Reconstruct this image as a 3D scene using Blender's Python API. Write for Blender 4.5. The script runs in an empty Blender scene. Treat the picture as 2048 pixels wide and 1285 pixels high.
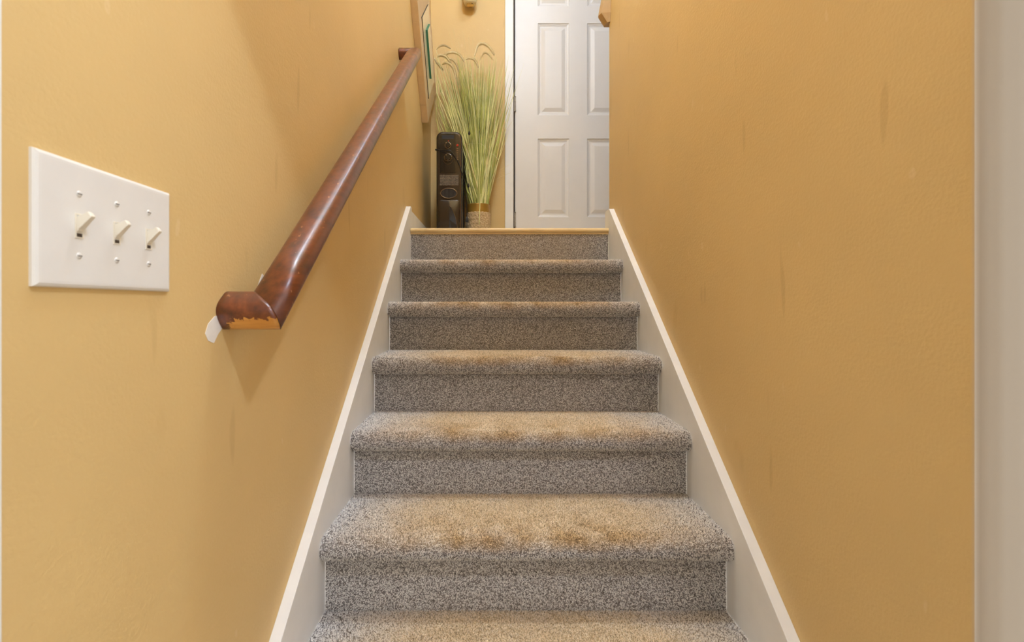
import bpy, bmesh, math, random
import numpy as np
from mathutils import Vector, Matrix
random.seed(7)
rng = np.random.default_rng(11)
SC = bpy.context.scene
COL = SC.collection
EZ = 1.305                      # eye height above the lower floor; all z below are relative to the eye, then + EZ

# ------------------------------------------------------------------ camera, world, lamps, exposure
cd = bpy.data.cameras.new('camera'); cam = bpy.data.objects.new('camera', cd); COL.objects.link(cam)
cam.location = (0, 0, EZ); cam.rotation_euler = (math.pi/2, 0, 0)
cd.sensor_width = 36.0; cd.lens = 1000.0/2048*36
cd.shift_x = (1024-987)/2048; cd.shift_y = -(642.5-610)/2048
cd.clip_start = 0.01
cd.dof.use_dof = True; cd.dof.focus_distance = 1.9; cd.dof.aperture_fstop = 7.5
SC.camera = cam

w = bpy.data.worlds.new('world'); SC.world = w; w.use_nodes = True
bg = w.node_tree.nodes['Background']; bg.inputs[0].default_value = (1.0, 0.995, 0.97, 1); bg.inputs[1].default_value = 1.08

def lamp(name, loc, power, radius, color):
    l = bpy.data.lights.new(name, 'POINT'); l.energy = power; l.shadow_soft_size = radius; l.color = color
    o = bpy.data.objects.new(name, l); o.location = loc; COL.objects.link(o); return o
lamp('lower_room_lamp', (0.52, -0.02, EZ+1.23), 15.0, 0.03, (0.82, 1.0, 1.34))
lamp('landing_lamp', (0.28, 2.40, EZ+2.68), 5.5, 0.05, (0.74, 1.0, 1.42))
lamp('stairwell_fill', (0.12, 1.25, EZ+2.66), 39.0, 0.12, (0.78, 1.0, 1.30))  # added fill that brightens the stairs, no known fixture here
SC.view_settings.view_transform = 'Standard'; SC.view_settings.look = 'None'
SC.view_settings.gamma = 1.0; SC.view_settings.use_curve_mapping = False
SC.view_settings.exposure = 0.66

# ------------------------------------------------------------------ helpers
def lin(c):
    return tuple((x/255/12.92 if x/255 <= .04045 else ((x/255+.055)/1.055)**2.4) for x in c)

class NT:
    def __init__(s, name, rough=.6, spec=.5, metal=0):
        s.m = bpy.data.materials.new(name); s.m.use_nodes = True; s.t = s.m.node_tree
        s.b = s.t.nodes['Principled BSDF']
        s.b.inputs['Roughness'].default_value = rough; s.b.inputs['Metallic'].default_value = metal
        s.b.inputs['Specular IOR Level'].default_value = spec
    def n(s, typ, **kw):
        x = s.t.nodes.new(typ)
        for k, v in kw.items():
            if k in x.inputs: x.inputs[k].default_value = v
            else: setattr(x, k, v)
        return x
    def l(s, a, b): s.t.links.new(a, b)
    def pos(s, scale=(1,1,1)):
        g = s.n('ShaderNodeNewGeometry'); mp = s.n('ShaderNodeMapping'); mp.inputs['Scale'].default_value = scale
        s.l(g.outputs['Position'], mp.inputs['Vector']); return mp.outputs[0]
    def noise(s, scale, detail=3, vec=None, rough=.5):
        x = s.n('ShaderNodeTexNoise', Scale=scale, Detail=detail, Roughness=rough)
        s.l(vec if vec else s.pos(), x.inputs['Vector']); return x.outputs['Fac']
    def ramp(s, fac, stops):
        r = s.n('ShaderNodeValToRGB'); e = r.color_ramp.elements
        while len(e) < len(stops): e.new(.5)
        for el, (p, c) in zip(e, stops):
            el.position = p; el.color = (*c, 1) if len(c) == 3 else c
        s.l(fac, r.inputs[0]); return r.outputs[0]
    def mix(s, fac, a, b, mode='MIX'):
        x = s.n('ShaderNodeMix', data_type='RGBA', blend_type=mode)
        for sock, v in ((x.inputs[0], fac), (x.inputs[6], a), (x.inputs[7], b)):
            if hasattr(v, 'is_linked'): s.l(v, sock)
            elif isinstance(v, (int, float)): sock.default_value = v
            else: sock.default_value = (*v, 1)
        return x.outputs[2]
    def math(s, op, a, b=0.0, clamp=False):
        x = s.n('ShaderNodeMath', operation=op, use_clamp=clamp)
        for sock, v in ((x.inputs[0], a), (x.inputs[1], b)):
            if hasattr(v, 'is_linked'): s.l(v, sock)
            else: sock.default_value = v
        return x.outputs[0]
    def bump(s, h, strength=.2, dist=.002):
        x = s.n('ShaderNodeBump', Strength=strength, Distance=dist); s.l(h, x.inputs['Height'])
        s.l(x.outputs[0], s.b.inputs['Normal'])
    def color(s, c):
        if hasattr(c, 'is_linked'): s.l(c, s.b.inputs['Base Color'])
        else: s.b.inputs['Base Color'].default_value = (*c, 1)
        return s

def simple(name, rgb, rough=.5, metal=0, spec=.5, var=.06, scale=30, bump=0, bscale=200):
    M = NT(name, rough, spec, metal)
    c = lin(rgb)
    f = M.noise(scale, 3)
    M.color(M.ramp(f, [(.3, tuple(x*(1-var) for x in c)), (.7, tuple(min(1, x*(1+var)) for x in c))]))
    if bump: M.bump(M.noise(bscale, 2), bump, .001)
    return M.m

# ---- materials
def wall_mat():
    M = NT('wall_paint', .5, .3)
    base = lin((220, 186, 125)); 
    f = M.noise(2.2, 4)
    c = M.ramp(f, [(.3, tuple(x*.95 for x in base)), (.7, tuple(x*1.04 for x in base))])
    # vertical brownish scuffs and small smudges
    sm = M.ramp(M.noise(9, 2, M.pos((1, 1, .45)), .4), [(.71, (0, 0, 0)), (.76, (1, 1, 1))])
    c = M.mix(M.math('MULTIPLY', sm, .08), c, lin((150, 105, 50)))
    st = M.ramp(M.noise(26, 1, M.pos((1, 1, .16)), .3), [(.735, (0, 0, 0)), (.78, (1, 1, 1))])
    c = M.mix(M.math('MULTIPLY', st, .14), c, lin((140, 98, 50)))
    lt = M.ramp(M.noise(30, 1, M.pos((1, 1.3, .6)), .3), [(.775, (0, 0, 0)), (.80, (1, 1, 1))])
    c = M.mix(M.math('MULTIPLY', lt, .18), c, lin((240, 215, 170)))
    M.color(c)
    h = M.math('ADD', M.noise(170, 2), M.math('MULTIPLY', M.noise(45, 2, M.pos((1, .6, 1.5))), .7))
    M.bump(h, .34, .0016)
    return M.m
MW = wall_mat()
M_white = simple('white_trim_paint', (238, 234, 228), .42, var=.03, scale=14, bump=.06, bscale=60)
M_door = simple('white_door_paint', (228, 222, 216), .38, var=.015, scale=8, bump=.04, bscale=90)
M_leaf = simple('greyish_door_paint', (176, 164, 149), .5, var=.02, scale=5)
M_plate = simple('white_plastic', (232, 227, 218), .32, var=.015)
M_toggle = simple('ivory_plastic', (236, 225, 204), .35, var=.01)
M_screw = simple('painted_screw', (225, 219, 208), .35, var=.02)
M_dark = simple('dark_slot', (70, 55, 40), .7)
M_ceil = simple('ceiling_paint', (238, 232, 222), .8)
M_lowfloor = simple('grey_lower_floor', (176, 170, 163), .8)
M_patch = simple('bare_plaster', (236, 228, 216), .8, var=.05, scale=60)
def wood_light():
    M = NT('pale_oak', .45)
    f = M.noise(6, 5, M.pos((1, 8, 8)))
    M.color(M.ramp(f, [(.3, lin((216, 182, 124))), (.55, lin((230, 198, 142))), (.75, lin((238, 212, 160)))]))
    return M.m
M_oak = wood_light()
def rail_wood():
    M = NT('worn_mahogany', .4, .5); M.b.inputs['Coat Weight'].default_value = .7; M.b.inputs['Coat Roughness'].default_value = .30
    mp = M.n('ShaderNodeMapping'); mp.inputs['Rotation'].default_value = (-.663, 0, 0); mp.inputs['Scale'].default_value = (1, .07, 1)
    g_ = M.n('ShaderNodeNewGeometry'); M.l(g_.outputs['Position'], mp.inputs['Vector'])
    f = M.noise(60, 5, mp.outputs[0], .6)
    c = M.ramp(f, [(.3, lin((74, 32, 13))), (.5, lin((108, 50, 21))), (.72, lin((134, 70, 33)))])
    d = M.ramp(M.noise(13, 3), [(.54, (0, 0, 0)), (.74, (1, 1, 1))])
    c = M.mix(M.math('MULTIPLY', d, .45), c, lin((52, 22, 12)))
    # small pale chips
    ch = M.ramp(M.noise(75, 4, M.pos((1, .6, .6)), .6), [(.68, (0, 0, 0)), (.70, (1, 1, 1))])
    c = M.mix(M.math('MULTIPLY', ch, .6), c, lin((205, 150, 105)))
    M.color(c)
    r = M.math('ADD', M.math('MULTIPLY', M.noise(60, 3), .22), .26); M.l(r, M.b.inputs['Roughness'])
    M.bump(M.noise(60, 2), .05, .001)
    return M
_rw = rail_wood(); M_rail = _rw.m
def rail_end():
    M = rail_wood(); M.m.name = 'worn_mahogany_chipped_end'
    # raw wood where the lower front edge is broken off (attribute written per vertex, ragged by noise)
    a = M.n('ShaderNodeAttribute', attribute_name='chip')
    nz = M.math('MULTIPLY', M.math('SUBTRACT', M.noise(90, 5, None, .7), .5), 1.9)
    v = M.math('ADD', a.outputs['Fac'], nz)
    k = M.ramp(v, [(.50, (0, 0, 0)), (.53, (1, 1, 1))])
    old = M.b.inputs['Base Color'].links[0].from_socket
    rawf = M.ramp(M.noise(30, 4, M.pos((.4, 4, 4))), [(.3, lin((196, 128, 48))), (.7, lin((226, 164, 82)))])
    M.color(M.mix(k, old, rawf))
    return M.m
M_railend = rail_end()

def carpet():
    M = NT('speckled_carpet', .95, .1)
    t = M.n('ShaderNodeAttribute', attribute_name='tuft').outputs['Fac']
    wr = M.n('ShaderNodeAttribute', attribute_name='wear').outputs['Fac']
    dr = M.n('ShaderNodeAttribute', attribute_name='dirt').outputs['Fac']
    grey = M.ramp(t, [(0, lin((70, 63, 59))), (.20, lin((150, 141, 135))), (.38, lin((242, 235, 228))), (1, lin((248, 240, 232)))])
    tan = M.ramp(t, [(0, lin((150, 124, 92))), (.22, lin((214, 184, 142))), (.5, lin((244, 216, 174))), (1, lin((252, 232, 200)))])
    nz = M.noise(7, 3)
    k = M.math('MULTIPLY', M.math('MULTIPLY', wr, 1.25), M.ramp(nz, [(.28, (.62,)*3), (.5, (1,)*3)]), True)
    c = M.mix(k, grey, tan)
    n2 = M.ramp(M.noise(13, 3), [(.36, (0,)*3), (.62, (1,)*3)])
    kd = M.math('MULTIPLY', dr, n2, True)
    brown = M.ramp(t, [(0, lin((84, 62, 36))), (.5, lin((190, 146, 86))), (1, lin((236, 192, 126)))])
    c = M.mix(M.math('MULTIPLY', kd, .8), c, brown)
    M.color(c)
    return M.m
M_carpet = carpet()

M_black = simple('glossy_dark_housing', (44, 35, 28), .14, spec=.6, var=.05)
M_blackm = simple('dark_panel', (26, 21, 17), .2)
M_slot = simple('slot_black', (8, 7, 6), .6)
M_fin = simple('fin_enamel', (38, 34, 31), .35)
M_bronze = simple('bronze_edge', (120, 98, 72), .3, metal=.7)
M_chrome = simple('knob_ring', (190, 180, 165), .22, metal=1.0)
M_red = simple('red_lens', (170, 36, 22), .25)
M_cord = simple('black_cord', (20, 17, 15), .45)
M_steel = simple('hinge_steel', (190, 182, 168), .4, metal=.25)
M_blade = [simple('blade_green', (192, 192, 106), .5, var=.25, scale=9),
           simple('blade_pale', (228, 222, 154), .5, var=.2, scale=9),
           simple('blade_olive', (162, 162, 78), .55, var=.25, scale=9),
           simple('blade_straw', (222, 202, 140), .55, var=.15, scale=9)]
M_plume = simple('plume_cream', (246, 226, 180), .9, var=.08, scale=50)
M_brown = simple('dried_leaf', (42, 30, 18), .6)
M_brass = simple('pot_band_mustard', (176, 134, 56), .35, metal=.35, var=.08)
M_soil = simple('pot_filling', (60, 48, 28), .9)
def rope_mat():
    M = NT('pale_rope', .85, .2)
    f = M.noise(140, 3)
    M.color(M.ramp(f, [(.3, lin((186, 152, 108))), (.55, lin((222, 194, 152))), (.75, lin((240, 218, 184)))]))
    return M.m
M_rope = rope_mat()
M_frame = simple('taupe_frame', (212, 182, 142), .4, var=.04)
M_mat = simple('cream_mat', (240, 224, 192), .16, var=.02)
M_green = simple('green_print', (52, 112, 84), .5, var=.1)
M_fillet = simple('dark_fillet', (70, 66, 50), .5)
M_cap = simple('beige_cap', (188, 156, 112), .45, var=.04)
M_sconce = simple('cream_glaze', (228, 206, 160), .25, var=.05)
M_gold = simple('gold_ring', (226, 196, 136), .25, metal=.9)
M_gapshade = simple('gap_shade', (88, 76, 64), .8)  # dark colour standing in for the shade inside the door gap
def glass_mat():
    m = bpy.data.materials.new('picture_glass'); m.use_nodes = True; t = m.node_tree; t.nodes.clear()
    o = t.nodes.new('ShaderNodeOutputMaterial'); mx = t.nodes.new('ShaderNodeMixShader')
    tr = t.nodes.new('ShaderNodeBsdfTransparent'); gl = t.nodes.new('ShaderNodeBsdfGlossy'); gl.inputs['Roughness'].default_value = .02
    lw = t.nodes.new('ShaderNodeLayerWeight'); lw.inputs['Blend'].default_value = .5; fr = t.nodes.new('ShaderNodeMath'); fr.operation = 'POWER'; fr.inputs[1].default_value = 5.0; t.links.new(lw.outputs['Facing'], fr.inputs[0])
    t.links.new(fr.outputs[0], mx.inputs[0]); t.links.new(tr.outputs[0], mx.inputs[1]); t.links.new(gl.outputs[0], mx.inputs[2])
    t.links.new(mx.outputs[0], o.inputs[0]); return m
M_glass = glass_mat()
def label_mat():
    # rows of tiny illegible grey print on the dark housing
    M = NT('rating_print', .5)
    g = M.n('ShaderNodeNewGeometry'); sx = M.n('ShaderNodeSeparateXYZ'); M.l(g.outputs['Position'], sx.inputs[0])
    row = M.math('FRACT', M.math('MULTIPLY', sx.outputs['Z'], 150.0))
    rk = M.math('MULTIPLY', M.math('GREATER_THAN', row, .35), M.math('LESS_THAN', row, .85))
    wn = M.noise(600, 1, M.pos((1, 1, .25)))
    k = M.math('MULTIPLY', rk, M.math('GREATER_THAN', wn, .44))
    M.color(M.mix(k, lin((36, 29, 23)), lin((132, 116, 92))))
    return M.m
M_label = label_mat()

class MB:
    def __init__(s): s.v = []; s.f = []
    def add(s, vs, fs):
        o = len(s.v); s.v += [tuple(v) for v in vs]; s.f += [tuple(i+o for i in f) for f in fs]; return o
    def box(s, x0, x1, y0, y1, z0, z1):
        s.add([(x0,y0,z0),(x1,y0,z0),(x1,y1,z0),(x0,y1,z0),(x0,y0,z1),(x1,y0,z1),(x1,y1,z1),(x0,y1,z1)],
              [(0,3,2,1),(4,5,6,7),(0,1,5,4),(1,2,6,5),(2,3,7,6),(3,0,4,7)]); return s
    def prism(s, poly, e0, e1):
        """poly: list of 3-vectors, extruded from offset e0 to offset e1"""
        n = len(poly); e0 = Vector(e0); e1 = Vector(e1)
        s.add([Vector(p)+e0 for p in poly]+[Vector(p)+e1 for p in poly],
              [tuple(range(n))[::-1], tuple(range(n, 2*n))]+[(i, (i+1) % n, n+(i+1) % n, n+i) for i in range(n)]); return s
    def rings(s, R, cap=True, closed=True):
        n = len(R[0]); o = len(s.v)
        vs = [p for r in R for p in r]; fs = []
        for k in range(len(R)-1):
            for i in range(n if closed else n-1):
                j = (i+1) % n; fs.append((k*n+i, k*n+j, (k+1)*n+j, (k+1)*n+i))
        if cap: fs.append(tuple(range(n))[::-1]); fs.append(tuple((len(R)-1)*n+i for i in range(n)))
        s.add(vs, fs); return s
    def tube(s, pts, r, n=8, cap=True):
        pts = [Vector(p) for p in pts]; R = []
        up = Vector((0.13, 0.21, 1)).normalized()
        for i, p in enumerate(pts):
            d = (pts[min(i+1, len(pts)-1)]-pts[max(i-1, 0)]).normalized()
            a = d.cross(up)
            if a.length < 1e-3: a = d.cross(Vector((1, 0, 0)))
            a.normalize(); b = d.cross(a).normalized(); up = b if abs(b.dot(up)) > .2 and b.dot(up) > 0 else -b if abs(b.dot(up)) > .2 else up
            a = d.cross(up).normalized(); b = a.cross(d)
            rr = r[i] if hasattr(r, '__len__') else r
            R.append([p+a*(rr*math.cos(t))+b*(rr*math.sin(t)) for t in (2*math.pi*k/n for k in range(n))])
        return s.rings(R, cap)
    def lathe(s, prof, c, n=32, axis='z'):
        R = []
        for r, h in prof:
            R.append([(c[0]+r*math.cos(t), c[1]+r*math.sin(t), c[2]+h) if axis == 'z' else
                      (c[0]+r*math.cos(t), c[1]+h, c[2]+r*math.sin(t)) for t in (2*math.pi*k/n for k in range(n))])
        return s.rings(R)
    def build(s, name, m, parent=None, smooth=False, bevel=0, seg=2):
        me = bpy.data.meshes.new(name); me.from_pydata([tuple(v) for v in s.v], [], s.f)
        bm = bmesh.new(); bm.from_mesh(me); bmesh.ops.recalc_face_normals(bm, faces=bm.faces); bm.to_mesh(me); bm.free()
        me.materials.append(m)
        if smooth: me.polygons.foreach_set('use_smooth', [True]*len(me.polygons))
        o = bpy.data.objects.new(name, me); COL.objects.link(o)
        if parent:
            o.parent = parent; o.matrix_parent_inverse = Matrix.Translation(-Vector(parent.location))
        if bevel:
            b = o.modifiers.new('bevel', 'BEVEL'); b.width = bevel; b.segments = seg; b.limit_method = 'ANGLE'; b.harden_normals = False
        return o
def box(name, m, *a, parent=None, bevel=0): return MB().box(*a).build(name, m, parent, bevel=bevel)
def structure(o, label=None):
    o['kind'] = 'structure'
    if label: o['label'] = label
    return o
def thing(name, loc, label, cat, group=None):
    o = bpy.data.objects.new(name, None); o.empty_display_size = .05; o.location = loc; COL.objects.link(o)
    o['label'] = label; o['category'] = cat
    if group: o['group'] = group
    return o

# ------------------------------------------------------------------ the shell
XL, XR = -.430, .587                # stairwell wall faces
SL, SR = -.4065, .5625              # inner faces of the skirting strings
LZ = EZ+.375                        # landing level
YB = 3.43                           # back wall of the landing
CZ = LZ+2.44
structure(MB().box(-.55, XL, .437, YB+.12, 0, CZ+.1).build('wall_left', MW), 'tan painted stairwell wall carrying the handrail and switches')
WALL_L = bpy.data.objects['wall_left']
wb = MB()
DX0, DX1 = .140, 1.03
wb.box(XL, DX0, YB, YB+.12, LZ-.15, CZ+.1).box(DX1, 2.3, YB, YB+.12, LZ-.15, CZ+.1).box(DX0, DX1, YB, YB+.12, LZ+2.045, CZ+.1)
structure(wb.build('wall_back', MW), 'tan wall behind the grass and door at the top')
structure(MB().box(XR, .705, .552, 2.535, 0, CZ+.1).build('wall_right', MW), 'golden tan wall along the right of the stairs')
structure(MB().box(-.55, 2.3, .437, .52, EZ+.83, CZ+.1).build('wall_front', MW))
structure(MB().box(-1.6, -.55, .437, .52, 0, 2.62).build('wall_front.001', MW))
structure(MB().box(.52, 1.6, .437, .52, 0, 2.62).build('wall_front.002', MW))
structure(box('wall_hall', MW, 2.3, 2.4, .437, YB+.12, LZ-.15, CZ+.1))
structure(box('ceiling', M_ceil, -.55, 2.4, .437, YB+.12, CZ, CZ+.1))
structure(box('ceiling.001', M_ceil, -1.6, 1.6, -2.2, .437, 2.62, 2.7))
structure(box('floor', M_lowfloor, -6, 6, -8, .437, -.05, 0))
fl = MB().box(XL, XR+.118, 2.445, YB, LZ-.03, LZ).box(XR+.118, 2.3, .55, YB, LZ-.03, LZ)
structure(fl.build('floor.001', M_oak), 'pale wood landing floor')

# strings / skirting boards up the stairs
def zsk(y): return EZ-.645+.752*(y-.9556)
def skirt(name, xa, xb, yend, label, ext=.03):
    poly = [(0, .553, zsk(.553)), (0, yend, zsk(yend)), (0, yend+ext-.008, zsk(yend)), (0, yend+ext, zsk(yend)-.006), (0, yend+ext, LZ-.45), (0, .553, max(0.0, zsk(.553)-.5))]
    structure(MB().prism(poly, (xa, 0, 0), (xb, 0, 0)).build(name, M_white, bevel=.0012), label)
skirt('baseboard_left', XL, SL, 2.457, 'white sloping skirt board along the left of the stairs')
skirt('baseboard_right', SR, XR, 2.436, 'white sloping skirt board along the right of the stairs', .085)
structure(box('baseboard_landing', M_white, XL, XL+.012, 2.4875, YB, LZ, LZ+.105, bevel=.003), 'low white baseboard running along the landing')
structure(box('baseboard_back', M_white, XL+.012, .079, YB-.012, YB, LZ, LZ+.105, bevel=.003))
structure(box('baseboard_end', M_white, SR+.012, .705, 2.535, 2.546, LZ, LZ+.105, bevel=.003))
# jamb at the near left edge
structure(box('trim_1', M_white, XL-.02, XL+.0005, .30, .4365, 0, EZ+.83), 'thin white door jamb at the near left edge')
structure(box('trim_2', M_white,   .500, .52, .30, .52, 0, EZ+.83))
# door leaf standing open close to the camera at the right
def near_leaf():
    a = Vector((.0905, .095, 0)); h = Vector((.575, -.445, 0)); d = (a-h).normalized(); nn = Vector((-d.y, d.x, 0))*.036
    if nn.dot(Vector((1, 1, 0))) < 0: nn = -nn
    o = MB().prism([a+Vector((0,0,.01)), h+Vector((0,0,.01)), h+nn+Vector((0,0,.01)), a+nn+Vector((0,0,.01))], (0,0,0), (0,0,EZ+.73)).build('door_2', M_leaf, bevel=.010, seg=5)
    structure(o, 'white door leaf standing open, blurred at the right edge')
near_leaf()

# beige board mounted at the far end of the right wall, its lower end cut at a slant
R = []
for zz, sh in ((1.424, 0), (1.465, .012), (1.54, .030), (2.05, .150)):
    x0 = .5625 if zz < 1.43 else .530+(zz-1.46)*.17
    yf = 2.548-sh*.9
    R.append([(x0, yf, EZ+zz), (x0+.010, yf-.030, EZ+zz), (XR-.003, yf-.036, EZ+zz), (XR+.02, yf-.030, EZ+zz), (XR+.02, yf+.016, EZ+zz), (x0+.004, yf+.016, EZ+zz)])
structure(MB().rings(R).build('trim_3', M_cap), 'beige wood board at the far end of the right wall')

# ------------------------------------------------------------------ door on the landing
DY = YB+.014                        # slab face
dz = lambda h: LZ+h
dxs = [(.305, .521), (.645, .861)]
dzs = [(.229, .77), (.932, 1.566), (1.683, 1.91)]
X0, X1, Z0, Z1 = .149, 1.018, .008, 2.03
slab = MB()
slab.box(X0, X1, DY+.012, DY+.035, dz(Z0), dz(Z1))
for a, b in ((X0, .305), (.521, .645), (.861, X1)): slab.box(a, b, DY, DY+.012, dz(Z0), dz(Z1))
for a, b in dxs:
    zz = [Z0]+[q for p in dzs for q in p]+[Z1]
    for k in range(0, len(zz), 2): slab.box(a, b, DY, DY+.012, dz(zz[k]), dz(zz[k+1]))
door = slab.build('door_1', M_door); structure(door, 'white six panel door at the top of the stairs')
for a, b in dxs:
    for c, d in dzs:
        R = []
        for ins, dep in ((0, 0), (.004, .006), (.012, .008), (.016, .0115), (.026, .0118), (.050, .0035), (.052, .003)):
            R.append([(a+ins, DY+dep, dz(c+ins)), (b-ins, DY+dep, dz(c+ins)), (b-ins, DY+dep, dz(d-ins)), (a+ins, DY+dep, dz(d-ins))])
        m = MB(); m.rings(R, cap=False); n = len(m.v); m.f.append((n-4, n-3, n-2, n-1)); m.build('panel', M_door, door)
for hz in (1.007, .212, 1.80):
    h = MB(); px = .1455
    for k in range(3): h.lathe([(.0001, 0), (.0085, .0008), (.0085, .0288), (.0001, .0296)], (px, DY-.008, dz(hz-.045+.030*k)), 12)
    h.lathe([(.0001, 0), (.0098, .001), (.0098, .005), (.0001, .007)], (px, DY-.008, dz(hz-.052)), 12)
    h.lathe([(.0001, 0), (.0098, .001), (.0098, .005), (.0001, .007)], (px, DY-.008, dz(hz+.046)), 12)
    h.build('hinge', M_steel, door, smooth=False)['label'] = 'worn steel hinge'
cs = MB()
cs.box(.079, .136, YB-.016, YB, LZ, dz(2.10))
cs.box(1.03, 1.09, YB-.016, YB, LZ, dz(2.10)); cs.box(.136, 1.03, YB-.016, YB, dz(2.045), dz(2.10))
structure(cs.build('trim_4', M_white, bevel=.003), 'white casing around the landing door')
jb = MB(); jb.box(.134, .1425, YB-.008, YB+.10, LZ, dz(2.045)); jb.box(1.022, 1.03, YB-.008, YB+.10, LZ, dz(2.045)); jb.box(.14, 1.03, YB+.05, YB+.10, LZ, dz(2.045))
structure(jb.build('trim_5', M_gapshade), 'dark gap between the landing door and its casing')

# ------------------------------------------------------------------ carpeted stairs
stairs = thing('carpeted_staircase', (.08, 1.2, 0), 'flight of grey speckled carpeted stairs worn brown along the treads, up to the landing', 'staircase')
RUN, RISE, OV, NT_ = .25, .187, .042, .052
NX = 60
def strip(name, prof, attr, label=None, dens=76000, back=None):
    """prof: (y,z) polyline, attr: (wear,dirt) per profile point. One mesh: backing sheet + tufts."""
    P = np.array(prof); A = np.array(attr)
    seg = np.linalg.norm(np.diff(P, axis=0), axis=1); L = np.concatenate([[0], np.cumsum(seg)])
    xs = np.linspace(SL+.001, SR-.001, NX)
    xc, wid = .10, .44
    def xw(x, k):    # lateral wear: centre of the tread worn, both ends clean
        t = np.clip(1-np.abs(x-xc)/(wid+.06), 0, 1); return np.clip(t*1.7, 0, 1)**k
    # sheet
    V = np.array([(x, p[0], p[1]) for p in P for x in xs]); n = len(P)
    idx = np.arange(n*NX).reshape(n, NX)
    Q = np.stack([idx[:-1, :-1], idx[:-1, 1:], idx[1:, 1:], idx[1:, :-1]], -1).reshape(-1, 4)
    Vw = np.array([a[0]*xw(x, 1.0) for a in A for x in xs]); Vd = np.array([a[1]*xw(x, .8) for a in A for x in xs])
    # tufts, jittered grid over the sheet
    W = xs[-1]-xs[0]; N = int(L[-1]*W*dens)
    s = (rng.random(N))*L[-1]; x = xs[0]+rng.random(N)*W
    k = np.clip(np.searchsorted(L, s)-1, 0, len(seg)-1); t = (s-L[k])/np.maximum(seg[k], 1e-9)
    y = P[k, 0]+(P[k+1, 0]-P[k, 0])*t; z = P[k, 1]+(P[k+1, 1]-P[k, 1])*t
    d = (P[1:]-P[:-1])/seg[:, None]; nrm = np.stack([-d[:, 1], d[:, 0]], -1)     # outward: up on treads, toward -y on risers
    # smooth normals
    nv = np.vstack([nrm[:1], (nrm[1:]+nrm[:-1])/2, nrm[-1:]]); nn = nv[k]*(1-t)[:, None]+nv[k+1]*t[:, None]; nn /= np.linalg.norm(nn, axis=1)[:, None]
    tn = d[k]
    h = rng.uniform(.0028, .0052, N); r = rng.uniform(.0010, .0016, N); lean = rng.normal(0, .42, (N, 2))
    B = np.stack([x, y, z], -1); Nv = np.stack([np.zeros(N), nn[:, 0], nn[:, 1]], -1); Tv = np.stack([np.zeros(N), tn[:, 0], tn[:, 1]], -1); Xv = np.tile([1., 0, 0], (N, 1))
    ang = rng.random(N)*6.283
    tip = B+Nv*h[:, None]+(Xv*lean[:, :1]+Tv*lean[:, 1:])*h[:, None]
    mid = B+Nv*(h*.25)[:, None]+(Xv*lean[:, :1]+Tv*lean[:, 1:])*(h*.1)[:, None]
    parts = []
    for j in range(3):
        a = ang+j*2.094
        off = Xv*np.cos(a)[:, None]+Tv*np.sin(a)[:, None]
        parts.append(mid+off*r[:, None])
    TV = np.stack(parts+[tip], 1)          # 4 verts: three shoulders, tip
    m0 = len(V); TV = TV.reshape(-1, 3); TV[:, 0] = np.clip(TV[:, 0], SL+.0005, SR-.0005)
    ti = m0+np.arange(N)*4
    T = np.concatenate([np.stack([ti+a, ti+b, ti+c], -1) for a, b, c in ((0, 1, 3), (1, 2, 3), (2, 0, 3))])
    tv = rng.random(N)
    tw = (A[k, 0]*(1-t)+A[k+1, 0]*t)*xw(x, 1.0)*rng.uniform(.75, 1.15, N); td = (A[k, 1]*(1-t)+A[k+1, 1]*t)*xw(x, .8)
    me = bpy.data.meshes.new(name)
    AV = np.concatenate([V, TV]); nq, ntr = len(Q), len(T)
    me.vertices.add(len(AV)); me.vertices.foreach_set('co', AV.astype(np.float32).ravel())
    me.loops.add(nq*4+ntr*3); me.loops.foreach_set('vertex_index', np.concatenate([Q.ravel(), T.ravel()]).astype(np.int32))
    me.polygons.add(nq+ntr)
    me.polygons.foreach_set('loop_start', np.concatenate([np.arange(nq)*4, nq*4+np.arange(ntr)*3]).astype(np.int32))
    for nm, sheet, tuft in (('tuft', np.full(len(V), .19), np.repeat(tv, 4)), ('wear', Vw, np.repeat(tw, 4)), ('dirt', Vd, np.repeat(td, 4))):
        at = me.attributes.new(nm, 'FLOAT', 'POINT'); at.data.foreach_set('value', np.concatenate([sheet, tuft]).astype(np.float32))
    me.update(calc_edges=True); me.validate()
    me.materials.append(M_carpet)
    me.polygons.foreach_set('use_smooth', [True]*len(me.polygons))
    o = bpy.data.objects.new(name, me); COL.objects.link(o); o.parent = stairs; o.matrix_parent_inverse = Matrix.Translation(-stairs.location)
    if label: o['label'] = label
    return o

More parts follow.
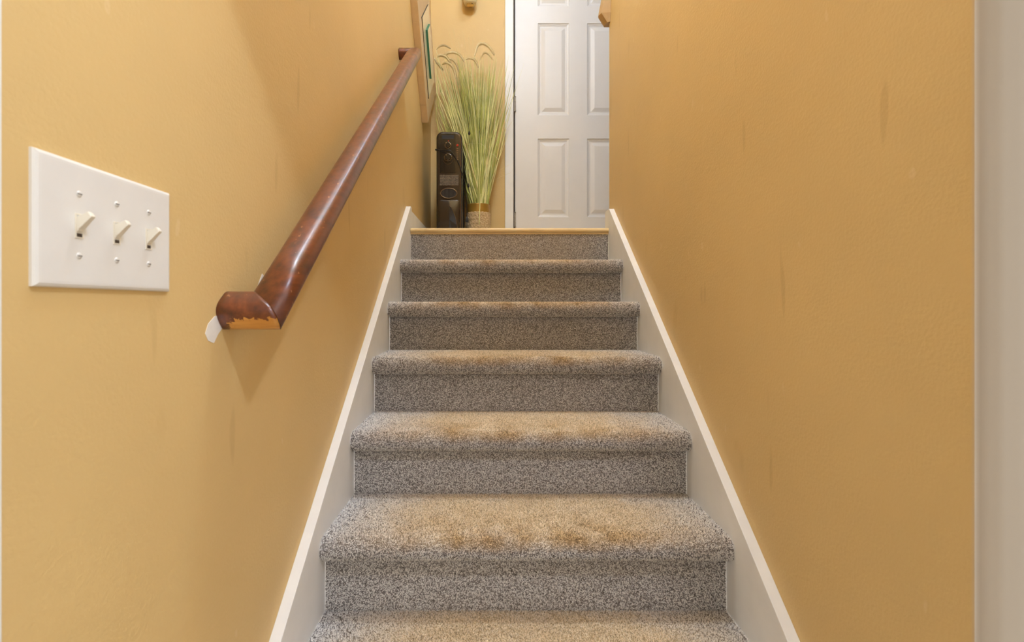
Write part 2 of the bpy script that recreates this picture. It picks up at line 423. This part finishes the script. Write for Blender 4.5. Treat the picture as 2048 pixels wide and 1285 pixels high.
def nose_y(k): return 1.167+RUN*(k-1)
def top_z(k): return EZ-.5534+RISE*(k-1)
def ridge(k): return .004*math.sin(k*2.1)
for k in range(-2, 6):
    yn, zt = nose_y(k), top_z(k)
    ybase = yn+RUN+OV if k < 5 else 2.452
    R = NT_/2
    prof, attr = [], []
    # underside from riser forward, round the nose, back over the tread
    prof += [(yn+OV+.006, zt-NT_+.011), (yn+R*1.05, zt-NT_+.0005)]; attr += [(0, 0), (0, 0)]
    for j in range(0, 13):
        a = -math.pi/2+math.pi*j/12
        prof.append((yn+R-R*math.cos(a), zt-R+R*math.sin(a)))
        q = max(0, math.sin(a)); attr.append((q*.75, max(0, math.sin((a+.35)*1.0))*.95 if a > -.3 else 0))
    n = 9
    for j in range(1, n+1):
        t = j/n; y = yn+R+(ybase+.004-yn-R)*t
        prof.append((y, zt-.004*t*0)); attr.append((.75+.35*math.sin(math.pi*min(1, t*1.1)) if t < .92 else .6, .75*(1-t)**2+.1))
    strip('tread', prof, attr, dens=(235000 if k < 3 else 185000) if k >= -0 else 9000)
    # riser under this nose
    yr = yn+OV; zb = zt-RISE
    strip('riser', [(yr, zb-.003), (yr-.0015, zb+.01), (yr, zb+.05), (yr, zb+.10), (yr, zt-NT_+.012)], [(.12, .1), (.1, .05), (.05, 0), (.05, 0), (.05, 0)], dens=(235000 if k < 3 else 185000) if k >= 0 else 9000)
zt5 = top_z(5)
strip('riser', [(2.450, zt5-.003), (2.4485, zt5+.01), (2.450, zt5+.06), (2.450, zt5+.12), (2.450, LZ-.021)], [(.2, .1), (.25, 0), (.25, 0), (.25, 0), (.3, 0)], dens=185000)
ns = MB(); rr = .011
prof = [(2.52, LZ-.022), (2.4440, LZ-.022)]+[(2.4440-rr*math.cos(a)*.9, LZ-.011+rr*math.sin(a)) for a in (-math.pi/2+math.pi*j/8 for j in range(9))]+[(2.52, LZ+.0005)]
ns.prism([(0, y, z) for y, z in prof], (SL+.001, 0, 0), (SR-.001, 0, 0))
ns.build('landing_nosing', M_oak, stairs)['label'] = 'pale wood nosing at the landing edge'

# ------------------------------------------------------------------ handrail
hr = thing('handrail', (-.365, 1.5, EZ+.55), 'worn reddish brown wooden handrail sloping up the left wall, end chipped to bare wood', 'handrail')
d = Vector((0, .788, .6155)).normalized(); nr = Vector((0, -d.z, d.y)); X = Vector((1, 0, 0))
P1 = Vector((-.365, .803, EZ-.006)); P2 = Vector((-.365, 2.286, EZ+1.150))
prof = [(-.020, -.0235), (.020, -.0235), (.0265, -.0215), (.029, -.016), (.030, -.006)]
prof += [(.030*math.cos(a)**.62 if math.cos(a) > 0 else -(.030*(-math.cos(a))**.62), -.004+.0265*math.sin(a)**.8) for a in (math.pi*j/16 for j in range(1, 16))]
prof += [(-.030, -.006), (-.029, -.016), (-.0265, -.0215)]
def ring(f): return [f(a, h) for a, h in prof]
wl = lambda P, s: ring(lambda a, h: Vector((XL, P.y, P.z))+d*(s*a)+nr*h)
cn = lambda P, s: ring(lambda a, h: P+X*a+d*(s*a)+nr*h)
mid = lambda t: [p.lerp(q, t) for p, q in zip(cn(P1, -1), cn(P2, 1))]
rail = MB().rings([mid(t/14) for t in range(15)]).build('rail', M_rail, hr, smooth=False)
rail.data.polygons.foreach_set('use_smooth', [len(p.vertices) == 4 for p in rail.data.polygons])
def ret(P, s, m, name):
    g = .0012
    A, B = wl(P, s), cn(P, s)
    R = [[p.lerp(q, t) for p, q in zip(A, B)] for t in (.002, .15, .3, .45, .6, .75, .9, .992)]
    o = MB().rings(R).build(name, m, hr)
    o.data.polygons.foreach_set('use_smooth', [len(p.vertices) == 4 for p in o.data.polygons])
    return o
lo = ret(P1, -1, M_railend, 'lower_return'); lo['label'] = 'mitred end piece chipped to bare wood along its lower front edge'
at = lo.data.attributes.new('chip', 'FLOAT', 'POINT'); n = len(prof); vals = []
for i in range(len(lo.data.vertices)):
    a, h = prof[i % n]; r = i//n
    v = 0.0
    if a > .012: v = .95 if h < -.004 else max(0, .95-(h+.004)*65)
    if r <= 1: v *= .15 if r == 0 else .6
    vals.append(v)
at.data.foreach_set('value', vals)
ret(P2, 1, M_rail, 'upper_return')
# bare patches beside the rail end (child pieces of the wall: exposed plaster)
def patch(pts, label):
    q = [(XL, y, EZ+z) for y, z in pts]
    MB().prism(q, (-.001, 0, 0), (.0007, 0, 0)).build('bare_patch', M_patch, WALL_L)['label'] = label
def wp(px, py): Y = -XL/((987-px)/1000); return (Y, (610-py)/1000*Y)
patch([wp(*p) for p in ((441, 627), (428, 634), (416, 648), (410, 668), (416, 682), (427, 687), (436, 668), (443, 658))], 'bare white patch of wall beside the handrail end')
patch([wp(*p) for p in ((524, 548), (531, 556), (522, 570), (513, 588), (516, 570))], 'small pale chip of wall behind the handrail')
patch([wp(*p) for p in ((606, 548), (614, 546), (612, 556), (606, 558))], 'small pale chip of wall below the handrail')

# ------------------------------------------------------------------ switch plate
sw = thing('light_switch_plate', (XL, .56, EZ+.082), 'white triple light switch plate with ivory toggles on the left wall', 'light switch')
XF = XL+.0062
pl = MB(); y0, y1, z0, z1 = .4625, .657, EZ+.0172, EZ+.1465
R = []
for ins, x in ((0, XL), (0, XL+.0028), (.0012, XL+.0048), (.0035, XL+.0060), (.006, XF)):
    R.append([(x, y0+ins, z0+ins), (x, y1-ins, z0+ins), (x, y1-ins, z1-ins), (x, y0+ins, z1-ins)])
pl.rings(R).build('plate', M_plate, sw)
for Y in (.5112, .5622, .6142):
    zc = EZ+.0805
    col = MB(); hw, hh = .0052, .0125
    fr = [(XF, Y, zc)]
    col.box(XF-.001, XF+.0009, Y-hw, Y-hw+.0014, zc-hh+.0012, zc+hh-.0012).box(XF-.001, XF+.0009, Y+hw-.0014, Y+hw, zc-hh+.0012, zc+hh-.0012)
    col.box(XF-.001, XF+.0009, Y-hw, Y+hw, zc+hh-.0012, zc+hh).box(XF-.001, XF+.0009, Y-hw, Y+hw, zc-hh, zc-hh+.0012)
    c = col.build('collar', M_toggle, sw)
    MB().box(XF-.0005, XF+.0002, Y-hw+.0014, Y+hw-.0014, zc-hh+.0012, zc-hh+.005).build('slot', M_dark, c)
    # lever: a stubby tapered bar pointing up and out, with its rounded hub
    lv = MB(); dr = Vector((.80, 0, .60)); sd = Vector((0, 1, 0)); up = Vector((-.60, 0, .80))
    base = Vector((XF-.002, Y, zc+.0005)); RR = []
    for t, hwd, hth in ((0, .0036, .0058), (.006, .0036, .0054), (.014, .0031, .0040), (.0185, .0029, .0034), (.0195, .0022, .0026)):
        p = base+dr*t; RR.append([p+sd*a*hwd+up*b*hth for a, b in ((-1, -1), (1, -1), (1, 1), (-1, 1))])
    lv.rings(RR)
    lv.rings([[(XF-.001, Y-.0036, zc+.009), (XF-.001, Y+.0036, zc+.009), (XF-.001, Y+.0036, zc-.008), (XF-.001, Y-.0036, zc-.008)],
              [(XF+.0022, Y-.0034, zc+.006), (XF+.0022, Y+.0034, zc+.006), (XF+.0022, Y+.0034, zc-.0045), (XF+.0022, Y-.0034, zc-.0045)]])
    lv.build('toggle', M_toggle, sw, bevel=.0005)
    for zz in (EZ+.1132, EZ+.0500):
        s = MB(); n = 14
        s.rings([[(XF-.001+x, Y+r*math.cos(2*math.pi*i/n), zz+r*math.sin(2*math.pi*i/n)) for i in range(n)] for r, x in ((.0033, 0), (.0033, .0014), (.0022, .0021), (.0003, .0023))])
        so = s.build('screw', M_screw, sw, smooth=True)
        MB().box(XF+.0008, XF+.0014, Y-.0026, Y+.0026, zz-.0004, zz+.0004).build('screw_slot', M_dark, so)

# ------------------------------------------------------------------ diamond hung picture
pf = thing('picture_frame', (XL, 3.0, EZ+1.085), 'tilted taupe framed picture with cream mat and green edged centre on left wall', 'picture')
ua = Vector((0, .752, .659)); ub = Vector((0, -.659, .752)); C0 = Vector((XL, 3.0, EZ+1.092))
def L(u, v, q): return C0+ua*u+ub*v+X*q
AU, BV, FW = .555, .645, .105
def obox(u0, u1, v0, v1, q0, q1, name, m, bevel=0, parent=None):
    vs = [L(u, v, q) for q in (q0, q1) for u, v in ((u0, v0), (u1, v0), (u1, v1), (u0, v1))]
    mb = MB(); mb.add(vs, [(0,3,2,1),(4,5,6,7),(0,1,5,4),(1,2,6,5),(2,3,7,6),(3,0,4,7)]); return mb.build(name, m, parent or pf, bevel=bevel)
for u0, u1, v0, v1 in ((0, AU, 0, FW), (0, AU, BV-FW, BV), (0, FW, FW, BV-FW), (AU-FW, AU, FW, BV-FW)):
    obox(u0, u1, v0, v1, .0, .038, 'frame_rail', M_frame, .002)
obox(FW+.0005, AU-FW-.0005, FW+.0005, BV-FW-.0005, .004, .0418, 'mat_edge', M_fillet)
obox(FW+.002, AU-FW-.002, FW+.002, BV-FW-.002, .0418, .0428, 'mat_board', M_mat)
obox(.205, AU-.205, .190, BV-.190, .0428, .0545, 'green_panel', M_green)
obox(.208, AU-.208, .193, BV-.193, .0545, .0553, 'print', M_mat)

# ------------------------------------------------------------------ wall ornament at the top
so = thing('wall_sconce', (-.158, YB, EZ+2.07), 'cream rounded wall ornament cut by the top edge, above the grass', 'wall ornament')
def at_(px, py, Y): return Vector(((px-987)/1000*Y, Y, EZ+(610-py)/1000*Y))
c = at_(940, -14, 3.36)
MB().lathe([(.012, -.082), (.030, -.080), (.040, -.072), (.046, -.055), (.048, -.02), (.047, .06), (.040, .10), (.036, .102)], c, 28).build('cup', M_sconce, so, smooth=True)
MB().lathe([(.0001, -.088), (.020, -.086), (.026, -.081), (.026, -.078), (.0001, -.078)], c, 24).build('base_ring', M_gold, so, smooth=True)
MB().lathe([(.0475, -.045), (.0500, -.042), (.0500, -.036), (.0475, -.033)], c, 28).build('band', M_gold, so, smooth=True)
MB().tube([(c.x, YB, c.z+.03), (c.x, YB-.03, c.z+.03)], .018, 12).build('wall_arm', M_gold, so)

# ------------------------------------------------------------------ oil filled heater
ht = thing('oil_heater', (-.261, 3.1, LZ), 'dark glossy upright oil filled heater with two dials on the landing', 'heater')
YH = 2.95; hx0, hx1 = -.338, -.186; hz1 = EZ+1.026; hz0 = LZ+.06
def outline(ins, n=8, rad=.038):
    x0, x1, z0, z1 = hx0+ins, hx1-ins, hz0+ins*.5, hz1-ins; r = max(.004, rad-ins*.6)
    p = [(x0, z0), (x1, z0)]
    p += [(x1-r+r*math.cos(a), z1-r+r*math.sin(a)) for a in (math.pi/2*j/n for j in range(n+1))]
    p += [(x0+r+r*math.cos(a), z1-r+r*math.sin(a)) for a in (math.pi/2+math.pi/2*j/n for j in range(n+1))]
    return p
body = MB().rings([[(x, y, z) for x, z in outline(i)] for i, y in ((.006, YH+.07), (0, YH+.06), (0, YH+.014), (.003, YH+.006), (.009, YH+.001), (.014, YH))])
body.build('housing', M_black, ht, smooth=False, bevel=0)
# bronze edge strip following the right side of the housing
o0, o1 = outline(.002), outline(.012)
st = MB(); sel = list(range(1, 8))
st.rings([[(o0[i][0]+dx, y, o0[i][1]) for dx, y in ((.0015, YH+.012), (.0015, YH+.020), (-.006, YH+.001), (-.009, YH-.0005))] for i in sel], closed=True)
st.build('edge_strip', M_bronze, ht)
def hp(px, py, dy=0.0): 
    k = YH/1000; return Vector(((px-987)*k, YH+dy, EZ+(610-py)*k))
def hbox(p0, p1, ya, yb, name, m, parent=ht, bevel=0):
    a, b = hp(*p0), hp(*p1); return box(name, m, a.x, b.x, YH+ya, YH+yb, b.z, a.z, parent=parent, bevel=bevel)
pan = hbox((880, 267), (911, 346), -.0015, .004, 'control_panel', M_blackm, bevel=.001)
hbox((884, 271), (908, 278), -.0022, .002, 'handle_slot', M_slot)
def disc(px, py, r, ya, yb, name, m, parent=ht, n=28, r2=None):
    c = hp(px, py); mb = MB()
    mb.rings([[(c.x+q*math.cos(t), YH+y, c.z+q*math.sin(t)) for t in (2*math.pi*i/n for i in range(n))] for q, y in ((r, yb), (r, ya+.003), (r2 or r*.86, ya))])
    return mb.build(name, m, parent)
def annulus(px, py, r, wd, y, name, m, parent=ht, n=32, a0=0, a1=2*math.pi):
    c = hp(px, py); k = n
    pts = [(c.x+r*math.cos(a0+(a1-a0)*i/k), YH+y, c.z+r*math.sin(a0+(a1-a0)*i/k)) for i in range(k+1)]
    return MB().tube(pts, wd, 6).build(name, m, parent)
for px, py, r in ((896, 291, .0175), (896, 315, .0215)):
    kb = disc(px, py, r*.93, -.020, .002, 'dial', M_blackm)
    annulus(px, py, r, .0014, -.0040, 'dial_ring', M_chrome, kb)
    annulus(px, py, r*.80, .0007, -.0195, 'dial_edge', M_bronze, kb)
    c = hp(px, py); box('pointer', M_chrome, c.x-.0105, c.x-.0075, YH-.0210, YH-.0192, c.z+.006, c.z+.012, parent=kb)
annulus(896, 318, .031, .0007, -.002, 'dial_scale', M_bronze, n=24, a0=math.pi*1.08, a1=math.pi*1.92)
disc(897, 282, .0032, -.004, .002, 'indicator_light', M_red); disc(915, 291, .0068, -.005, .002, 'power_button', M_red)
for k in range(6): hbox((913.2, 297+k*4.2), (916.6, 298.3+k*4.2), -.0012, .002, 'tick_mark', M_bronze)
hbox((879.5, 350), (917, 371), -.0008, .002, 'rating_label', M_label)['label'] = 'rows of tiny grey print'
# silver wing shaped mark on the housing
a = [hp(899, 345), hp(905, 342.5), hp(911, 339), hp(909, 342.5), hp(906, 344.5)]
MB().prism([(p.x, YH, p.z) for p in a], (0, -.0012, 0), (0, .001, 0)).build('silver_emblem', M_chrome, ht)
# oval grille
c = hp(897.5, 387); n = 30; ex, ez = .048, .0295
rim = MB().tube([(c.x+ex*math.cos(2*math.pi*i/n), YH-.003, c.z+ez*math.sin(2*math.pi*i/n)) for i in range(n+1)], .0026, 8, cap=False).build('grille_rim', M_bronze, ht, smooth=True)
MB().rings([[(c.x+ex*.98*math.cos(2*math.pi*i/n), YH+y, c.z+ez*.98*math.sin(2*math.pi*i/n)) for i in range(n)] for y in (.002, -.0012)]).build('grille_recess', M_slot, ht)
for k in range(-5, 6):
    x = c.x+k*.0078; hh = ez*math.sqrt(max(0, 1-((x-c.x)/ex)**2))*.95
    box('grille_slat', M_fin, x-.0018, x+.0018, YH-.0042, YH-.001, c.z-hh, c.z+hh, parent=ht)
# lower curved shield with its recess
def arc(pts, steps=10):
    out = []
    for i in range(len(pts)-1):
        for t in range(steps): out.append(Vector(pts[i]).lerp(Vector(pts[i+1]), t/steps))
    out.append(Vector(pts[-1])); return out
# bulged lower shell
bc, bw = (hx0+hx1)/2, .064
def bulge(x): return .019*math.sqrt(max(0, 1-((x-bc)/bw)**2))
R = []
for z, q in ((hp(0, 398).z, .02), (hp(0, 402).z, .22), (hp(0, 409).z, .5), (hp(0, 418).z, .78), (hp(0, 428).z, .94), (hp(0, 440).z, 1), (hz0+.004, 1)):
    xs_ = [bc+bw*math.sin(math.pi/2*(-1+i/9)) for i in range(19)]
    R.append([(x, YH+.002-bulge(x)*q, z) for x in xs_]+[(bc+bw, YH+.004, z), (bc-bw, YH+.004, z)])
shell = MB().rings(R).build('lower_shell', M_black, ht)
shell.data.polygons.foreach_set('use_smooth', [len(p.vertices) == 4 and abs(p.normal.z) < .9 for p in shell.data.polygons])
sh = [(899, 412), (903, 416), (908, 426), (912, 438), (914.5, 452), (915.5, 470), (907, 470), (899.5, 470), (899, 440)]
pts = [hp(*p) for p in sh]
MB().rings([[(p.x, YH+.002-bulge(p.x)-dd, p.z) for p in pts] for dd in (-.001, .0022)]).build('cover_plate', M_blackm, shell)
MB().tube([(p.x, YH+.002-bulge(p.x)-.002, p.z) for p in pts[:6]], .0016, 6).build('cover_rim', M_bronze, shell, smooth=True)
for k in range(8):
    y = YH+.082+k*.040
    o = [(x, z) for x, z in outline(.006, rad=.03)]
    o = [(x*.995-.0013, z-.012) for x, z in o]
    MB().rings([[(x+(.006 if x < -.26 else -.006)*q, yy, z-.004*q) for x, z in o] for q, yy in ((1, y-.009), (0, y-.004), (0, y+.004), (1, y+.009))]).build('fin', M_fin, ht)
MB().box(hx0+.03, hx1-.03, YH+.06, YH+.372, hz0+.02, hz1-.06).build('fin_core', M_fin, ht)
for yy in (YH+.02, YH+.34):
    f = MB().box(hx0-.02, hx1+.002, yy, yy+.035, LZ+.035, LZ+.075); fo = f.build('foot', M_blackm, ht, bevel=.004)
    for xx in (hx0-.005, hx1-.02):
        R = [[(xx+dx, yy+.0175+.0178*math.cos(t), LZ+.018+.0178*math.sin(t)) for t in (2*math.pi*i/16 for i in range(16))] for dx in (0, .015)]
        MB().rings(R).build('wheel', M_fin, fo)
cordp = [(hx0-.004, YH+.03, hp(873, 298).z), (hx0-.003, YH-.002, hp(873, 299).z), tuple(hp(882, 302, -.012)), tuple(hp(892, 304, -.026)), tuple(hp(900, 304.5, -.028)), tuple(hp(906, 309, -.022)),
         tuple(hp(913, 320, -.012)), tuple(hp(920, 333, -.006)), tuple(hp(924.5, 348, .0)), (-.172, 3.0, EZ+.735), (-.168, 3.03, EZ+.69), (-.165, 3.05, EZ+.62), (-.162, 3.06, EZ+.57), (-.1625, 3.06, EZ+.535)]
def smooth_path(P, n=6):
    P = [Vector(p) for p in P]; out = []
    for i in range(len(P)-1):
        p0, p1, p2, p3 = P[max(i-1, 0)], P[i], P[i+1], P[min(i+2, len(P)-1)]
        for k in range(n):
            t = k/n; out.append(.5*((2*p1)+(p2-p0)*t+(2*p0-5*p1+4*p2-p3)*t*t+(3*p1-p0-3*p2+p3)*t**3))
    out.append(P[-1]); return out
cord = MB().tube(smooth_path(cordp), .0027, 8).build('power_cord', M_cord, ht, smooth=True)
e = Vector(cordp[-1])
pg = MB().rings([[(e.x+sx*a, e.y+sy*b, e.z+z) for sx, sy in ((-1,-1),(1,-1),(1,1),(-1,1))] for a, b, z in ((.004,.004,.004),(.007,.006,-.006),(.010,.007,-.018),(.009,.007,-.030))])
po = pg.build('plug', M_cord, cord)
pr = MB()
for s in (-1, 1): pr.box(e.x+s*.0055-.001, e.x+s*.0055+.001, e.y-.003, e.y+.003, e.z-.046, e.z-.029)
pr.build('plug_prongs', M_steel, ht)

# ------------------------------------------------------------------ potted artificial grass
pc = Vector((-.0985, 3.275, LZ))
pg = thing('potted_grass', tuple(pc), 'tall pale green ornamental grass with cream plumes in a rope wrapped pot', 'potted plant')
RIM = EZ+.199*3.275-LZ
MB().lathe([(.076, .0), (.0765, RIM-.060), (.0745, RIM-.004), (.0755, RIM), (.0735, RIM+.001), (.0725, RIM-.004), (.072, RIM-.03), (.001, RIM-.03)], pc, 40).build('pot_band', M_brass, pg, smooth=True)
MB().lathe([(.001, RIM-.0305), (.0715, RIM-.0305), (.0715, RIM-.012), (.001, RIM-.008)], pc, 24).build('pot_filling', M_soil, pg)
rope = MB(); nrow = int((RIM-.055)/.0088)
for i in range(nrow):
    z = .006+i*.0088; r0 = .0800-.004*(i/nrow)
    K = 72; pts = []
    R = []
    for j in range(K):
        t = 2*math.pi*j/K; tw = 20*t+i*1.3
        rr = .0046*(1+.22*math.sin(tw*1.0))
        cx = Vector((math.cos(t), math.sin(t), 0))
        R.append([pc+cx*(r0+rr*math.cos(u))+Vector((0, 0, z+rr*math.sin(u)+.0012*math.sin(tw+u))) for u in (2*math.pi*q/6 for q in range(6))])
    R.append(R[0]); rope.rings(R, cap=False)
ro = rope.build('rope_wrap', M_rope, pg, smooth=True); ro['kind'] = 'stuff'

def fix(p):
    p.x = max(p.x, XL+.02); p.y = min(p.y, YB-.022)
    if p.x < hx1+.008 and p.z < hz1+.012 and p.y < YH+.385: p.y = YH+.392 if p.x < hx1-.002 else p.y; p.x = p.x if p.y > YH+.385 else hx1+.008
    if p.z > EZ+1.05: p.x = max(p.x, XL+.059)
    return p
def blade_pts(th, spread, length, droop, n=9, x0=None):
    a = random.random()*6.28; r = .066*math.sqrt(random.random())
    b = pc+Vector((r*math.cos(a), r*math.sin(a), RIM-.012)) if x0 is None else x0
    dirv = Vector((math.cos(th)*spread, math.sin(th)*spread*.35, 1)).normalized(); out = []
    p = Vector(b)
    for i in range(n+1):
        out.append(fix(Vector(p)))
        t = i/n; dv = (dirv+Vector((math.cos(th)*droop*t*t, math.sin(th)*droop*.35*t*t, -abs(droop)*.45*t*t))).normalized()
        p = p+dv*(length/n)
    return out
def ribbon(mb, pts, wd):
    n = len(pts); phi = random.uniform(-.6, .6); sd = Vector((math.cos(phi), math.sin(phi), 0)); fw = Vector((math.sin(phi), -math.cos(phi), 0))
    o = len(mb.v); vs = []
    for i, p in enumerate(pts):
        t = i/(n-1); w_ = wd*(1-t**2.2)*(.7+.3*min(1, t*5))+.0003
        vs += [p-sd*w_, p+fw*w_*.5, p+sd*w_]
    fs = []
    for i in range(n-1):
        for q in range(2): fs.append((3*i+q, 3*i+q+1, 3*i+q+4, 3*i+q+3))
    mb.add(vs, fs)
def rand_blade():
    left = random.random() < .60
    th = (math.pi if left else 0)+random.gauss(0, .55)
    s_ = abs(random.gauss(0, .17 if left else .11)); ln = random.uniform(.60, 1.02)
    if random.random() < .16: s_ = random.uniform(.16, .34) if not left else random.uniform(.2, .42); ln = random.uniform(.45, .75)
    return blade_pts(th, s_, ln, random.uniform(-.02, .22) if left else random.uniform(-.05, .10))
for i in range(180):
    m = MB(); ribbon(m, rand_blade(), random.uniform(.0024, .0046)); m.build('grass_blade', random.choices(M_blade, (4, 4, 2, 2))[0], pg)
for q, mt in enumerate(M_blade[:3]):
    m = MB()
    for i in range(130): ribbon(m, rand_blade(), random.uniform(.0016, .0034))
    o = m.build('fine_grass', mt, pg); o['kind'] = 'stuff'
# the few long awns that stick out
awn = MB()
for px, py in ((897, 58), (906, 57), (925, 62), (937, 70), (945, 72), (915, 75), (884, 78), (1005, 190), (1022, 175), (1027, 240), (1000, 150), (1018, 330), (1022, 345), (1010, 260), (867, 290), (869, 330), (866, 250), (870, 350), (868, 220)):
    e = at_(px, py, 3.30); b = pc+Vector((random.uniform(-.03, .03), random.uniform(-.03, .03), RIM-.01))
    mid_ = b.lerp(e, .5)+Vector(((e.x-b.x)*-.15, 0, .05)); P = smooth_path([b, b.lerp(mid_, .5)+Vector((0, 0, .02)), mid_, e], 4)
    awn.tube([fix(p) for p in P], [.0011*(1-i/len(P))+.0004 for i in range(len(P))], 5)
ao = awn.build('long_awns', M_blade[3], pg); ao['kind'] = 'stuff'
# bent blades on the right and in front
for P in ([(934, 290), (945, 287), (962, 288), (975, 300)], [(968, 307), (985, 309), (996, 320), (1000, 327)], [(958.5, 450), (959, 430), (960, 405), (961, 388), (965, 392)]):
    m = MB(); ribbon(m, smooth_path([at_(x, y, 3.17) for x, y in P], 5), .0028); m.build('grass_blade', M_blade[1], pg)
for (x, y) in ((938.5, 266), (937, 371)):
    c = at_(x, y, 3.16); m = MB()
    m.lathe([(.0004, .016), (.005, .006), (.0075, -.004), (.005, -.012), (.0004, -.016)], c, 8); m.tube([c+Vector((0, 0, .014)), c+Vector((-.004, .01, .05)), c+Vector((.0, .02, .11))], .0012, 5)
    m.build('dried_leaf', M_brown, pg)['label'] = 'dark dried leaf'
# drooping foxtail plumes
for pts, rad in (([(949, 112), (955, 92), (966, 87), (979, 95), (988, 109)], .0095), ([(960, 120), (966, 108), (975, 107), (985, 119)], .0055),
                 ([(889, 117), (893, 108), (906, 105), (919, 110), (928, 122)], .0085), ([(874, 114), (882, 111), (892, 114), (900, 124)], .008),
                 ([(884, 129), (893, 126), (903, 131), (909, 142), (912, 156)], .0085), ([(868, 116), (873, 124), (879, 132), (885, 140)], .0065),
                 ([(931, 119), (940, 117), (950, 121), (956, 134)], .006), ([(872, 100), (879, 93), (889, 91), (901, 97)], .0055),
                 ([(893, 119), (903, 119), (912, 128), (917, 142)], .006)):
    Y = random.uniform(3.16, 3.28)
    path = [p for p in smooth_path([at_(x, y, Y) for x, y in pts], 5)]
    for p in path: p.x = max(p.x, XL+.05)
    n = len(path); rr = [max(.0012, rad*(math.sin(math.pi*(.12+.80*i/(n-1)))**.7)*(.8)) for i in range(n)]
    m = MB().tube(path, rr, 8)
    for q in range(1500):          # bristles
        i = random.randrange(n-1); p = path[i].lerp(path[i+1], random.random()); tdir = (path[i+1]-path[i]).normalized(); rv = Vector([random.gauss(0, 1) for _ in range(3)])
        rv = (rv-tdir*rv.dot(tdir)).normalized(); e = p+rv*(rr[i]*random.uniform(1.3, 2.5))+tdir*random.uniform(.003, .012); sd = rv.cross(tdir)*.0009
        m.add([p+sd+rv*rr[i]*.6, p-sd+rv*rr[i]*.6, e], [(0, 1, 2)])
    pl_ = m.build('plume', M_plume, pg)
    b = pc+Vector((random.uniform(-.03, .03), random.uniform(-.03, .03), RIM-.01)); s0 = path[0]
    P = smooth_path([b, b.lerp(s0, .35)+Vector((0, 0, .03)), b.lerp(s0, .7)+Vector((0, 0, .03)), s0], 5)
    MB().tube([fix(p) for p in P], .0014, 5).build('stem', M_blade[1], pl_)
